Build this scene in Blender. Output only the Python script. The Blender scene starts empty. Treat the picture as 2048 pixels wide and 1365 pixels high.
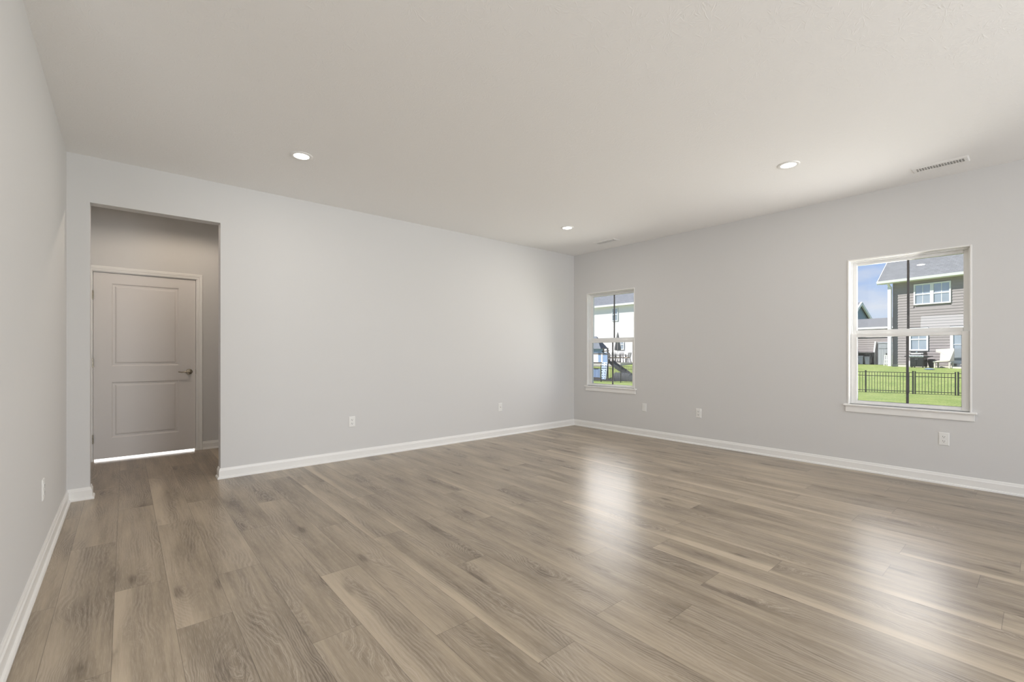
import bpy, math, random
from mathutils import Vector, Matrix
random.seed(7)
S = bpy.context.scene
COL = S.collection
PI = math.pi

# ------------------------------------------------------------------ camera
CAM_F, CAM_H, CAM_YAW, HORIZON = 908.0, 1.166, math.radians(49.55), 706.5
cd = bpy.data.cameras.new('camera'); cam = bpy.data.objects.new('camera', cd); COL.objects.link(cam)
cd.sensor_width = 36.0; cd.lens = 36.0 * CAM_F / 2048.0
cd.shift_y = (HORIZON - 682.5) / 2048.0
cd.clip_start = 0.02; cd.clip_end = 500
cam.location = (0, 0, CAM_H)
cam.rotation_euler = (PI / 2, 0, CAM_YAW - PI / 2)
S.camera = cam

# ------------------------------------------------------------------ view
S.view_settings.view_transform = 'Standard'
S.view_settings.look = 'None'
S.view_settings.gamma = 1.0
S.view_settings.use_curve_mapping = False
S.view_settings.exposure = 0.0
S.cycles.use_denoising = True
S.cycles.max_bounces = 14
S.cycles.diffuse_bounces = 8
S.cycles.glossy_bounces = 4
S.cycles.transparent_max_bounces = 16
S.cycles.sample_clamp_indirect = 6.0
S.cycles.caustics_reflective = False
S.cycles.caustics_refractive = False

# ------------------------------------------------------------------ sky and sun
SUN_DIR = Vector((-0.365, 0.605, 0.70)).normalized()      # towards the sun
W = bpy.data.worlds.new('sky'); S.world = W; W.use_nodes = True
wn = W.node_tree.nodes; wl = W.node_tree.links
for n in list(wn): wn.remove(n)
wo = wn.new('ShaderNodeOutputWorld'); wb = wn.new('ShaderNodeBackground')
tc = wn.new('ShaderNodeTexCoord'); sx = wn.new('ShaderNodeSeparateXYZ'); wl.new(tc.outputs['Generated'], sx.inputs[0])
sk = wn.new('ShaderNodeValToRGB'); wl.new(sx.outputs['Z'], sk.inputs['Fac'])       # clear sky: pale at the horizon, deep blue overhead
for p, c in ((0.0, (0.74, 0.82, 0.94)), (0.06, (0.66, 0.76, 0.94)), (0.16, (0.37, 0.55, 0.93)), (0.45, (0.17, 0.33, 0.78)), (1.0, (0.10, 0.22, 0.60))):
    e = sk.color_ramp.elements.new(p) if p not in (0.0, 1.0) else sk.color_ramp.elements[0 if p == 0 else -1]; e.color = (*c, 1)
mp = wn.new('ShaderNodeMapping'); mp.inputs['Scale'].default_value = (3.2, 3.2, 9.0)
nz = wn.new('ShaderNodeTexNoise'); nz.inputs['Scale'].default_value = 2.2; nz.inputs['Detail'].default_value = 6
cr = wn.new('ShaderNodeValToRGB'); cr.color_ramp.elements[0].position = 0.52; cr.color_ramp.elements[1].position = 0.85
mx = wn.new('ShaderNodeMix'); mx.data_type = 'RGBA'; mx.inputs['B'].default_value = (0.92, 0.90, 0.92, 1)
wl.new(tc.outputs['Generated'], mp.inputs['Vector']); wl.new(mp.outputs['Vector'], nz.inputs['Vector'])
wl.new(nz.outputs['Fac'], cr.inputs['Fac']); wl.new(cr.outputs['Color'], mx.inputs['Factor'])
wl.new(sk.outputs['Color'], mx.inputs['A']); wl.new(mx.outputs['Result'], wb.inputs['Color'])
wb.inputs['Strength'].default_value = 1.0
wl.new(wb.outputs['Background'], wo.inputs['Surface'])
sd = bpy.data.lights.new('sun', 'SUN'); sd.energy = 8.6; sd.angle = math.radians(0.6); sd.color = (1.0, 0.97, 0.93)
so = bpy.data.objects.new('sun', sd); COL.objects.link(so); so.location = (0, 0, 30)
so.rotation_euler = SUN_DIR.to_track_quat('Z', 'Y').to_euler()

# ------------------------------------------------------------------ window daylight, and fill lamps added at the rear
def area(name, loc, direction, sx, sy, power, color=(1, 1, 1), spread=PI):
    l = bpy.data.lights.new(name, 'AREA'); l.shape = 'RECTANGLE'; l.size = sx; l.size_y = sy
    l.energy = power; l.color = color; l.spread = spread
    o = bpy.data.objects.new(name, l); COL.objects.link(o); o.location = loc
    o.rotation_euler = (-Vector(direction)).to_track_quat('Z', 'Y').to_euler()
    return o
XB, YA, XC, ZC = 5.544, 4.953, -0.347, 2.74             # right wall, back wall, left wall, ceiling
YR, XL, YP = -4.2, -4.6, 2.35                            # rear wall, far left wall, partition
W1Y, W2Y = 4.240, 0.846                                 # centres of the two windows in the right wall
area('daylight_window_corner', (XB - 0.004, W1Y, 1.38), (-1, -0.3, -0.1), 0.76, 1.34, 11, (1.0, 0.965, 0.91), 2.5)
area('daylight_window_near', (XB - 0.004, W2Y, 1.38), (-1, 0.6, 0.18), 0.76, 1.34, 18, (1.0, 0.965, 0.91), 2.5)
area('rear_fill_right', (3.0, YR + 0.12, 1.15), (-0.95, 1, 0.70), 2.4, 2.0, 222, (0.965, 0.985, 1.0))  # added fill lamp behind the camera, at an invented rear opening
area('daylight_side_window', (XL + 0.05, 1.3, 1.96), (1, 0.0, 0.2), 1.6, 0.34, 4.5, (0.965, 0.985, 1.0))
area('rear_fill_left', (-2.6, YR + 0.12, 1.15), (0.25, 1, 0.62), 2.6, 2.0, 122, (0.965, 0.985, 1.0))  # added fill for the left of the room; the opening behind it is invented

# ------------------------------------------------------------------ node helpers
def new_mat(name):
    m = bpy.data.materials.new(name); m.use_nodes = True
    return m, m.node_tree.nodes, m.node_tree.links, m.node_tree.nodes['Principled BSDF']
def solid(name, col, rough=0.5, metal=0.0, var=0.0, scale=8.0, bump=0.0, bscale=60.0, spec=0.5):
    m, n, l, b = new_mat(name)
    b.inputs['Roughness'].default_value = rough; b.inputs['Metallic'].default_value = metal
    b.inputs['Specular IOR Level'].default_value = spec
    b.inputs['Base Color'].default_value = (*col, 1)
    c = n.new('ShaderNodeTexCoord')
    if var > 0:
        t = n.new('ShaderNodeTexNoise'); t.inputs['Scale'].default_value = scale; t.inputs['Detail'].default_value = 5
        r = n.new('ShaderNodeMix'); r.data_type = 'RGBA'
        r.inputs['A'].default_value = (*[x * (1 - var) for x in col], 1); r.inputs['B'].default_value = (*[min(1, x * (1 + var)) for x in col], 1)
        l.new(c.outputs['Object'], t.inputs['Vector']); l.new(t.outputs['Fac'], r.inputs['Factor']); l.new(r.outputs['Result'], b.inputs['Base Color'])
    if bump > 0:
        t2 = n.new('ShaderNodeTexNoise'); t2.inputs['Scale'].default_value = bscale; t2.inputs['Detail'].default_value = 3
        bp = n.new('ShaderNodeBump'); bp.inputs['Strength'].default_value = bump; bp.inputs['Distance'].default_value = 0.002
        l.new(c.outputs['Object'], t2.inputs['Vector']); l.new(t2.outputs['Fac'], bp.inputs['Height']); l.new(bp.outputs['Normal'], b.inputs['Normal'])
    return m
class NT:
    def __init__(s, m): s.n = m.node_tree.nodes; s.l = m.node_tree.links
    def _in(s, sock, v):
        if v is None: return
        if isinstance(v, bpy.types.NodeSocket): s.l.new(v, sock)
        else: sock.default_value = v
    def math(s, op, a, b=None, c=None, clamp=False):
        x = s.n.new('ShaderNodeMath'); x.operation = op; x.use_clamp = clamp
        for i, v in enumerate((a, b, c)): s._in(x.inputs[i], v)
        return x.outputs[0]
    def xyz(s, x, y, z):
        c = s.n.new('ShaderNodeCombineXYZ')
        for i, v in enumerate((x, y, z)): s._in(c.inputs[i], v)
        return c.outputs[0]
    def sep(s, v):
        c = s.n.new('ShaderNodeSeparateXYZ'); s.l.new(v, c.inputs[0]); return c.outputs
    def noise(s, vec, scale=1.0, detail=3.0, rough=0.5):
        t = s.n.new('ShaderNodeTexNoise'); s.l.new(vec, t.inputs['Vector'])
        t.inputs['Scale'].default_value = scale; t.inputs['Detail'].default_value = detail; t.inputs['Roughness'].default_value = rough
        return t.outputs['Fac']
    def ramp(s, fac, a, b, smooth=True):
        x = s.n.new('ShaderNodeMapRange'); x.interpolation_type = 'SMOOTHSTEP' if smooth else 'LINEAR'
        s._in(x.inputs['Value'], fac); x.inputs['From Min'].default_value = a; x.inputs['From Max'].default_value = b
        return x.outputs['Result']
    def mix(s, fac, a, b, blend='MIX'):
        x = s.n.new('ShaderNodeMix'); x.data_type = 'RGBA'; x.blend_type = blend
        s._in(x.inputs['Factor'], fac)
        for k, v in (('A', a), ('B', b)):
            if isinstance(v, tuple): v = (*v[:3], 1)
            s._in(x.inputs[k], v)
        return x.outputs['Result']
    def bump(s, h, strength, dist, target):
        bp = s.n.new('ShaderNodeBump'); bp.inputs['Strength'].default_value = strength; bp.inputs['Distance'].default_value = dist
        s.l.new(h, bp.inputs['Height']); s.l.new(bp.outputs['Normal'], target)

# ------------------------------------------------------------------ materials
M = {}
M['wall'] = solid('wall_paint', (0.655, 0.652, 0.648), 0.7, bump=0.06, bscale=160, spec=0.25)
M['trim'] = solid('trim_paint', (0.83, 0.825, 0.81), 0.35, var=0.01, scale=3)
M['vinyl'] = solid('window_vinyl', (0.82, 0.82, 0.81), 0.32, var=0.01, scale=3)
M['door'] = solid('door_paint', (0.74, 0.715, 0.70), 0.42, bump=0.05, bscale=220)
M['plastic'] = solid('outlet_plastic', (0.80, 0.80, 0.785), 0.35, var=0.01)
M['slot'] = solid('outlet_slot', (0.07, 0.068, 0.065), 0.6, var=0.05)
M['nickel'] = solid('satin_nickel', (0.42, 0.38, 0.31), 0.27, 1.0, var=0.06, scale=30)
M['bronze'] = solid('dark_muntin', (0.075, 0.066, 0.070), 0.5, var=0.08)
M['gasket'] = solid('window_gasket', (0.28, 0.28, 0.30), 0.6, var=0.05)
M['duct'] = solid('dark_duct', (0.035, 0.034, 0.032), 0.8, var=0.1)

def ceiling_mat():
    m, n, l, b = new_mat('stomped_ceiling'); t = NT(m)
    b.inputs['Base Color'].default_value = (0.88, 0.877, 0.872, 1); b.inputs['Roughness'].default_value = 0.8
    b.inputs['Specular IOR Level'].default_value = 0.2
    c = n.new('ShaderNodeTexCoord').outputs['Object']
    w = n.new('ShaderNodeVectorMath'); w.operation = 'SCALE'; w.inputs['Scale'].default_value = 1.0; l.new(c, w.inputs[0])
    def stomp(scale, off):
        ad = n.new('ShaderNodeVectorMath'); ad.operation = 'ADD'; ad.inputs[1].default_value = (off, off * 1.7, 0); l.new(w.outputs[0], ad.inputs[0])
        v = n.new('ShaderNodeTexVoronoi'); v.voronoi_dimensions = '2D'; v.inputs['Scale'].default_value = scale; l.new(ad.outputs[0], v.inputs['Vector'])
        sb = n.new('ShaderNodeVectorMath'); sb.operation = 'SUBTRACT'; l.new(ad.outputs[0], sb.inputs[0]); l.new(v.outputs['Position'], sb.inputs[1])
        x, y, _ = t.sep(sb.outputs[0])
        ang = t.math('ARCTAN2', y, x); rad = t.math('SQRT', t.math('ADD', t.math('MULTIPLY', x, x), t.math('MULTIPLY', y, y)))
        cr_, cg_, cb_ = t.sep(v.outputs['Color'])
        st = t.noise(t.xyz(t.math('MULTIPLY', ang, 7.0), t.math('MULTIPLY', rad, 16.0), t.math('MULTIPLY', cr_, 60.0)), 1.0, 2.0)
        ridge = t.ramp(st, 0.56, 0.68)
        fall = t.math('MULTIPLY', t.ramp(rad, 0.012, 0.03), t.math('SUBTRACT', 1.0, t.ramp(rad, 0.5 / scale * 0.6, 0.5 / scale * 1.15)))
        return t.math('MULTIPLY', ridge, fall)
    a = t.math('MAXIMUM', stomp(5.0, 0.0), stomp(6.4, 7.1)); d = stomp(5.6, 3.3)
    fine = t.noise(w.outputs[0], 70, 3)
    h = t.math('ADD', t.math('MAXIMUM', a, d), t.math('MULTIPLY', fine, 0.25))
    t.bump(h, 0.22, 0.004, b.inputs['Normal'])
    return m
M['ceiling'] = ceiling_mat()

PW, PX0, PL = 0.2033, -0.0385, 1.502                    # plank width, first edge, plank length
def wood_mat():
    m, n, l, b = new_mat('oak_plank_floor'); t = NT(m)
    uv = n.new('ShaderNodeUVMap'); uv.uv_map = 'plank'
    at = n.new('ShaderNodeAttribute'); at.attribute_name = 'seed'; at.attribute_type = 'GEOMETRY'
    u, v, _ = t.sep(uv.outputs['UV']); sr, sg, sb_ = t.sep(at.outputs['Vector'])
    U = t.math('ADD', u, t.math('MULTIPLY', sr, 41.0)); V = t.math('ADD', v, t.math('MULTIPLY', sg, 67.0)); Z = t.math('MULTIPLY', sb_, 23.0)
    # knots: sparse cells, stretched along the plank
    vo = n.new('ShaderNodeTexVoronoi'); vo.voronoi_dimensions = '2D'; vo.inputs['Scale'].default_value = 1.0; vo.inputs['Randomness'].default_value = 0.9
    kd = t.noise(t.xyz(t.math('MULTIPLY', U, 26.0), t.math('MULTIPLY', V, 12.0), Z), 1.0, 2.0)
    l.new(t.xyz(t.math('ADD', t.math('MULTIPLY', U, 5.2), t.math('MULTIPLY', kd, 0.16)), t.math('ADD', t.math('MULTIPLY', V, 1.5), t.math('MULTIPLY', kd, 0.12)), 0.0), vo.inputs['Vector'])
    dist = vo.outputs['Distance']; kr, kg, kb = t.sep(vo.outputs['Color'])
    on = t.ramp(kr, 0.5, 0.7)
    knot = t.math('MULTIPLY', on, t.math('SUBTRACT', 1.0, t.ramp(dist, 0.02, 0.15)))
    halo = t.math('MULTIPLY', on, t.math('SUBTRACT', 1.0, t.ramp(dist, 0.05, 0.55)))
    # growth lines: distance across the plank, bent by slow noise and by the knots
    bend = t.noise(t.xyz(t.math('MULTIPLY', U, 4.0), t.math('MULTIPLY', V, 1.1), Z), 1.0, 2.0)
    wob = t.noise(t.xyz(t.math('MULTIPLY', U, 34.0), t.math('MULTIPLY', V, 11.0), Z), 1.0, 3.0)
    ph = t.math('ADD', t.math('ADD', t.math('MULTIPLY', U, 62.0), t.math('MULTIPLY', bend, 15.0)), t.math('ADD', t.math('MULTIPLY', halo, 6.0), t.math('MULTIPLY', wob, 1.25)))
    ring = t.math('FRACT', ph)
    line = t.math('SUBTRACT', 1.0, t.ramp(t.math('ABSOLUTE', t.math('SUBTRACT', ring, 0.5)), 0.02, 0.16))
    ph2 = t.math('FRACT', t.math('MULTIPLY', ph, 2.0))
    line2 = t.math('SUBTRACT', 1.0, t.ramp(t.math('ABSOLUTE', t.math('SUBTRACT', ph2, 0.5)), 0.03, 0.22))
    lines = t.math('MAXIMUM', line, t.math('MULTIPLY', line2, 0.6))
    patch = t.ramp(t.noise(t.xyz(t.math('MULTIPLY', U, 9.0), t.math('MULTIPLY', V, 1.6), Z), 1.0, 2.0), 0.42, 0.62)
    pores = t.ramp(t.noise(t.xyz(t.math('MULTIPLY', U, 420.0), t.math('MULTIPLY', V, 16.0), Z), 1.0, 2.0), 0.45, 0.72)
    streak = t.noise(t.xyz(t.math('MULTIPLY', U, 60.0), t.math('MULTIPLY', V, 1.8), Z), 1.0, 4.0)
    cloud = t.noise(t.xyz(t.math('MULTIPLY', U, 10.0), t.math('MULTIPLY', V, 1.5), Z), 1.0, 3.0)
    # tone
    tone = t.math('ADD', t.math('MULTIPLY', t.math('SUBTRACT', cloud, 0.5), 1.6), t.math('MULTIPLY', t.math('SUBTRACT', streak, 0.5), 1.0))
    tone = t.math('ADD', tone, t.math('MULTIPLY', t.math('SUBTRACT', sb_, 0.5), 0.34))
    edge = t.math('SUBTRACT', 1.0, t.ramp(t.math('ADD', u, t.math('MULTIPLY', t.math('SUBTRACT', bend, 0.5), 0.16)), 0.015, 0.085))
    sap = t.math('MULTIPLY', edge, t.ramp(sr, 0.55, 0.9))
    tone = t.math('ADD', tone, t.math('MULTIPLY', sap, 0.62))
    tone = t.math('SUBTRACT', tone, t.math('MULTIPLY', halo, 0.24))
    tone = t.math('SUBTRACT', tone, t.math('MULTIPLY', knot, 0.55))
    tone = t.math('ADD', tone, 0.40)
    tone = t.math('SUBTRACT', tone, t.math('MULTIPLY', patch, 0.13))
    tone = t.math('SUBTRACT', tone, t.math('MULTIPLY', t.math('MULTIPLY', t.math('SUBTRACT', 1.0, lines), patch), 0.10))
    tone = t.math('ADD', tone, 0.07)
    col = t.mix(t.ramp(tone, -0.25, 1.15, False), (0.130, 0.099, 0.068), (0.49, 0.407, 0.302))
    col = t.mix(t.math('MULTIPLY', t.math('MULTIPLY', lines, patch), 0.42), col, (0.54, 0.465, 0.385))
    col = t.mix(t.math('MULTIPLY', pores, 0.30), col, (0.54, 0.465, 0.385))
    # joints between planks
    eu = t.math('MINIMUM', u, t.math('SUBTRACT', PW, u)); ev = t.math('MINIMUM', v, t.math('SUBTRACT', PL, v))
    seam = t.math('SUBTRACT', 1.0, t.ramp(t.math('MINIMUM', eu, ev), 0.0004, 0.0018))
    col = t.mix(t.math('MULTIPLY', seam, 0.55), col, (0.07, 0.055, 0.042))
    l.new(col, b.inputs['Base Color'])
    b.inputs['Specular IOR Level'].default_value = 0.5
    l.new(t.math('ADD', 0.27, t.math('MULTIPLY', streak, 0.08)), b.inputs['Roughness'])
    hgt = t.math('SUBTRACT', t.math('MULTIPLY', pores, 0.15), t.math('MULTIPLY', seam, 1.0))
    t.bump(hgt, 0.15, 0.0006, b.inputs['Normal'])
    return m
M['floor'] = wood_mat()

def pane_mat(name, tint=(0.97, 0.98, 0.975), ior=1.5, gain=1.0):
    m = bpy.data.materials.new(name); m.use_nodes = True; n = m.node_tree.nodes; l = m.node_tree.links
    n.remove(n['Principled BSDF']); out = n['Material Output']
    tr = n.new('ShaderNodeBsdfTransparent'); tr.inputs['Color'].default_value = (*tint, 1)
    gl = n.new('ShaderNodeBsdfGlossy'); gl.inputs['Roughness'].default_value = 0.0; gl.inputs['Color'].default_value = (1, 1, 1, 1)
    fr = n.new('ShaderNodeFresnel'); ge = n.new('ShaderNodeNewGeometry'); mr = n.new('ShaderNodeMapRange'); mr.inputs['To Min'].default_value = ior; mr.inputs['To Max'].default_value = 1 / ior
    l.new(ge.outputs['Backfacing'], mr.inputs['Value']); l.new(mr.outputs['Result'], fr.inputs['IOR'])   # same reflectance on both faces
    mu = n.new('ShaderNodeMath'); mu.operation = 'MULTIPLY'; mu.inputs[1].default_value = gain; l.new(fr.outputs[0], mu.inputs[0])
    mi = n.new('ShaderNodeMixShader'); l.new(mu.outputs[0], mi.inputs[0]); l.new(tr.outputs[0], mi.inputs[1]); l.new(gl.outputs[0], mi.inputs[2])
    l.new(mi.outputs[0], out.inputs['Surface'])
    return m
M['glass'] = pane_mat('window_glass')
def emit(name, col, st):
    m, n, l, b = new_mat(name); b.inputs['Base Color'].default_value = (*col, 1)
    b.inputs['Emission Color'].default_value = (*col, 1); b.inputs['Emission Strength'].default_value = st
    return m
M['lens'] = emit('lamp_lens', (1.0, 0.97, 0.92), 9.0)

def grass_mat():
    m, n, l, b = new_mat('lawn_grass'); t = NT(m)
    c = n.new('ShaderNodeTexCoord').outputs['Object']
    x, y, z = t.sep(c)
    a = t.noise(t.xyz(x, y, 0.0), 1.1, 5, 0.6); f = t.noise(t.xyz(t.math('MULTIPLY', x, 0.45), y, 0.0), 14, 4, 0.7)
    col = t.mix(t.ramp(a, 0.3, 0.7), (0.195, 0.265, 0.075), (0.30, 0.345, 0.115))
    col = t.mix(t.math('MULTIPLY', t.ramp(f, 0.45, 0.75), 0.6), col, (0.46, 0.44, 0.20))
    col = t.mix(t.math('MULTIPLY', t.ramp(f, 0.55, 0.25), 0.6), col, (0.13, 0.21, 0.035))
    l.new(col, b.inputs['Base Color']); b.inputs['Roughness'].default_value = 0.9; b.inputs['Specular IOR Level'].default_value = 0.1
    t.bump(f, 0.7, 0.05, b.inputs['Normal'])
    return m
M['grass'] = grass_mat()
def shingle_mat(name, c0, c1):
    m, n, l, b = new_mat(name); t = NT(m)
    uv = n.new('ShaderNodeTexCoord').outputs['UV']
    br = n.new('ShaderNodeTexBrick'); l.new(uv, br.inputs['Vector']); br.inputs['Scale'].default_value = 1.0
    br.inputs['Brick Width'].default_value = 0.24; br.inputs['Row Height'].default_value = 0.12; br.inputs['Mortar Size'].default_value = 0.012
    br.inputs['Color1'].default_value = (*c0, 1); br.inputs['Color2'].default_value = (*c1, 1); br.inputs['Mortar'].default_value = (*[k * 0.75 for k in c0], 1)
    f = t.noise(uv, 9, 4)
    col = t.mix(t.math('MULTIPLY', f, 0.5), br.outputs['Color'], c1)
    l.new(col, b.inputs['Base Color']); b.inputs['Roughness'].default_value = 0.9; b.inputs['Specular IOR Level'].default_value = 0.15
    t.bump(br.outputs['Fac'], -0.6, 0.02, b.inputs['Normal'])
    return m
M['shingle'] = shingle_mat('grey_shingles', (0.165, 0.167, 0.172), (0.225, 0.228, 0.235))
M['shingle_b'] = shingle_mat('slate_shingles', (0.16, 0.165, 0.18), (0.22, 0.225, 0.24))
M['siding'] = solid('taupe_siding', (0.290, 0.255, 0.250), 0.65, var=0.05, scale=2.0)
M['white_siding'] = solid('white_siding', (0.86, 0.83, 0.81), 0.6, var=0.02, scale=2.0)
M['blue_siding'] = solid('blue_siding', (0.22, 0.30, 0.42), 0.6, var=0.05, scale=2.0)
M['white'] = solid('exterior_white', (0.82, 0.82, 0.82), 0.45, var=0.02)
M['dark_glass'] = solid('house_glass', (0.40, 0.45, 0.50), 0.03, 0.42, var=0.25, scale=1.5)
M['dark_glass'].node_tree.nodes['Principled BSDF'].inputs['Specular IOR Level'].default_value = 0.6
M['concrete'] = solid('concrete', (0.60, 0.555, 0.50), 0.85, var=0.08, scale=6, bump=0.3, bscale=40)
M['black_metal'] = solid('black_metal', (0.018, 0.018, 0.02), 0.4, var=0.1)
M['black'] = solid('black_enamel', (0.022, 0.023, 0.022), 0.25, var=0.1)
M['chrome'] = solid('grill_steel', (0.75, 0.75, 0.76), 0.2, 1.0, var=0.05)
M['beige'] = solid('beige_resin', (0.62, 0.575, 0.50), 0.6, var=0.05)
M['greyblue'] = solid('grey_resin', (0.30, 0.315, 0.345), 0.6, var=0.05)
M['bin'] = solid('bin_plastic', (0.11, 0.13, 0.155), 0.5, var=0.1)
M['wood_ext'] = solid('stained_timber', (0.10, 0.085, 0.078), 0.7, var=0.2, scale=12)
M['navy'] = solid('navy_roof', (0.045, 0.066, 0.105), 0.6, var=0.1)
M['lightblue'] = solid('light_blue_board', (0.34, 0.46, 0.68), 0.55, var=0.06)
M['slide'] = solid('charcoal_slide', (0.05, 0.053, 0.062), 0.75, var=0.1)
M['mulch'] = solid('dark_mulch', (0.045, 0.042, 0.044), 0.95, var=0.5, scale=20, bump=0.8, bscale=12)
M['canvas'] = solid('grey_canvas', (0.30, 0.275, 0.26), 0.85, var=0.15, scale=20)
M['wicker'] = solid('dark_wicker', (0.14, 0.13, 0.13), 0.6, var=0.2, scale=40)
M['tan'] = solid('tan_cushion', (0.50, 0.36, 0.24), 0.8, var=0.1)
M['bluecloth'] = solid('blue_cloth', (0.22, 0.30, 0.45), 0.8, var=0.3, scale=6)

# ------------------------------------------------------------------ mesh helpers
class MB:
    def __init__(s): s.v = []; s.f = []; s.uv = {}
    def quad(s, a, b, c, d, uv=None):
        k = len(s.v); s.v += [tuple(a), tuple(b), tuple(c), tuple(d)]; s.f.append((k, k + 1, k + 2, k + 3))
        if uv: s.uv[len(s.f) - 1] = uv
    def poly(s, pts):
        k = len(s.v); s.v += [tuple(p) for p in pts]; s.f.append(tuple(range(k, k + len(pts))))
    def box(s, x0, y0, z0, x1, y1, z1):
        x0, x1 = sorted((x0, x1)); y0, y1 = sorted((y0, y1)); z0, z1 = sorted((z0, z1))
        k = len(s.v)
        s.v += [(x0, y0, z0), (x1, y0, z0), (x1, y1, z0), (x0, y1, z0), (x0, y0, z1), (x1, y0, z1), (x1, y1, z1), (x0, y1, z1)]
        s.f += [(k, k + 3, k + 2, k + 1), (k + 4, k + 5, k + 6, k + 7), (k, k + 1, k + 5, k + 4), (k + 1, k + 2, k + 6, k + 5), (k + 2, k + 3, k + 7, k + 6), (k + 3, k, k + 4, k + 7)]
        return s
    def bar(s, a, b, w, h=None):                       # a square bar from a to b
        a = Vector(a); b = Vector(b); h = h or w; d = (b - a).normalized()
        up = Vector((0, 0, 1)) if abs(d.z) < 0.95 else Vector((1, 0, 0))
        r = d.cross(up).normalized(); q = r.cross(d).normalized(); k = len(s.v)
        for p in (a, b):
            for i, j in ((-1, -1), (1, -1), (1, 1), (-1, 1)): s.v.append(tuple(p + r * (i * w / 2) + q * (j * h / 2)))
        s.f += [(k, k + 1, k + 2, k + 3), (k + 4, k + 7, k + 6, k + 5)] + [(k + i, k + 4 + i, k + 4 + (i + 1) % 4, k + (i + 1) % 4) for i in range(4)]
        return s
    def tube(s, pts, rad, seg=10):
        pts = [Vector(p) for p in pts]; rs = rad if isinstance(rad, (list, tuple)) else [rad] * len(pts)
        k = len(s.v); prev = None
        for i, p in enumerate(pts):
            d = (pts[min(i + 1, len(pts) - 1)] - pts[max(i - 1, 0)]).normalized()
            if prev is None:
                up = Vector((0, 0, 1)) if abs(d.z) < 0.9 else Vector((1, 0, 0)); r = d.cross(up).normalized()
            else: r = (prev - d * prev.dot(d)).normalized()
            prev = r; q = d.cross(r)
            for j in range(seg):
                a = 2 * PI * j / seg; s.v.append(tuple(p + (r * math.cos(a) + q * math.sin(a)) * rs[i]))
        for i in range(len(pts) - 1):
            for j in range(seg):
                a = k + i * seg; s.f.append((a + j, a + (j + 1) % seg, a + seg + (j + 1) % seg, a + seg + j))
        s.f.append(tuple(k + j for j in reversed(range(seg)))); s.f.append(tuple(k + (len(pts) - 1) * seg + j for j in range(seg)))
        return s
    def lathe(s, prof, seg=32, c=(0, 0, 0), axis='z'):  # prof: (radius, height)
        k = len(s.v); c = Vector(c)
        for r, h in prof:
            for j in range(seg):
                a = 2 * PI * j / seg; x, y = r * math.cos(a), r * math.sin(a)
                s.v.append(tuple(c + (Vector((x, y, h)) if axis == 'z' else Vector((x, h, y)))))
        for i in range(len(prof) - 1):
            for j in range(seg):
                a = k + i * seg; s.f.append((a + j, a + (j + 1) % seg, a + seg + (j + 1) % seg, a + seg + j))
        s.f.append(tuple(k + j for j in reversed(range(seg)))); s.f.append(tuple(k + (len(prof) - 1) * seg + j for j in range(seg)))
        return s
    def sweep(s, path, prof, put):                      # profile (offset to the left of the path, height), mitred at corners
        n = len(path); P = [Vector(p).to_2d() if len(p) > 2 else Vector(p) for p in path]; k = len(s.v)
        for i in range(n):
            d0 = (P[i] - P[i - 1]).normalized() if i else None; d1 = (P[i + 1] - P[i]).normalized() if i < n - 1 else None
            a = d0 or d1; b = d1 or d0
            n0 = Vector((-a.y, a.x)); n1 = Vector((-b.y, b.x)); m = (n0 + n1).normalized(); m /= max(0.2, m.dot(n0))
            for o, h in prof:
                q = P[i] + m * o; s.v.append(tuple(put(q.x, q.y, h)))
        c = len(prof)
        for i in range(n - 1):
            for j in range(c):
                a = k + i * c; s.f.append((a + j, a + (j + 1) % c, a + c + (j + 1) % c, a + c + j))
        s.f.append(tuple(k + j for j in range(c))); s.f.append(tuple(k + (n - 1) * c + j for j in reversed(range(c))))
        return s
    def prism(s, pts, d):                               # closed outline pts (3D), extruded by vector d
        k = len(s.v); d = Vector(d); n = len(pts)
        s.v += [tuple(p) for p in pts] + [tuple(Vector(p) + d) for p in pts]
        s.f.append(tuple(range(k, k + n))[::-1]); s.f.append(tuple(range(k + n, k + 2 * n)))
        for i in range(n): j = (i + 1) % n; s.f.append((k + i, k + j, k + n + j, k + n + i))
        return s
    def build(s, name, mat, parent=None, smooth=False, bevel=0.0, seg=2):
        me = bpy.data.meshes.new(name); me.from_pydata(s.v, [], s.f); me.update()
        import bmesh
        bm = bmesh.new(); bm.from_mesh(me); bmesh.ops.recalc_face_normals(bm, faces=bm.faces); bm.to_mesh(me); bm.free()
        if s.uv:
            ul = me.uv_layers.new(name='UVMap')
            for p in me.polygons:
                if p.index in s.uv:
                    for li in p.loop_indices:
                        co = me.vertices[me.loops[li].vertex_index].co; o, ax, ay = s.uv[p.index]
                        dlt = co - Vector(o); ul.data[li].uv = (dlt.dot(Vector(ax)), dlt.dot(Vector(ay)))
        o = bpy.data.objects.new(name, me); COL.objects.link(o); o.data.materials.append(M[mat] if isinstance(mat, str) else mat)
        if smooth:
            for p in me.polygons: p.use_smooth = True
            md = o.modifiers.new('split', 'EDGE_SPLIT'); md.split_angle = math.radians(40)
        if bevel > 0:
            bv = o.modifiers.new('bevel', 'BEVEL'); bv.width = bevel; bv.segments = seg; bv.limit_method = 'ANGLE'; bv.angle_limit = math.radians(50)
        if parent: o.parent = parent
        return o
def tag(o, label=None, cat=None, group=None, kind=None):
    if label: o['label'] = label
    if cat: o['category'] = cat
    if group: o['group'] = group
    if kind: o['kind'] = kind
    return o
def thing(name, loc, label, cat, rz=0.0, group=None, kind=None):
    o = bpy.data.objects.new(name, None); COL.objects.link(o); o.location = loc; o.rotation_euler = (0, 0, rz)
    o.empty_display_size = 0.1
    return tag(o, label, cat, group, kind)
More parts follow.
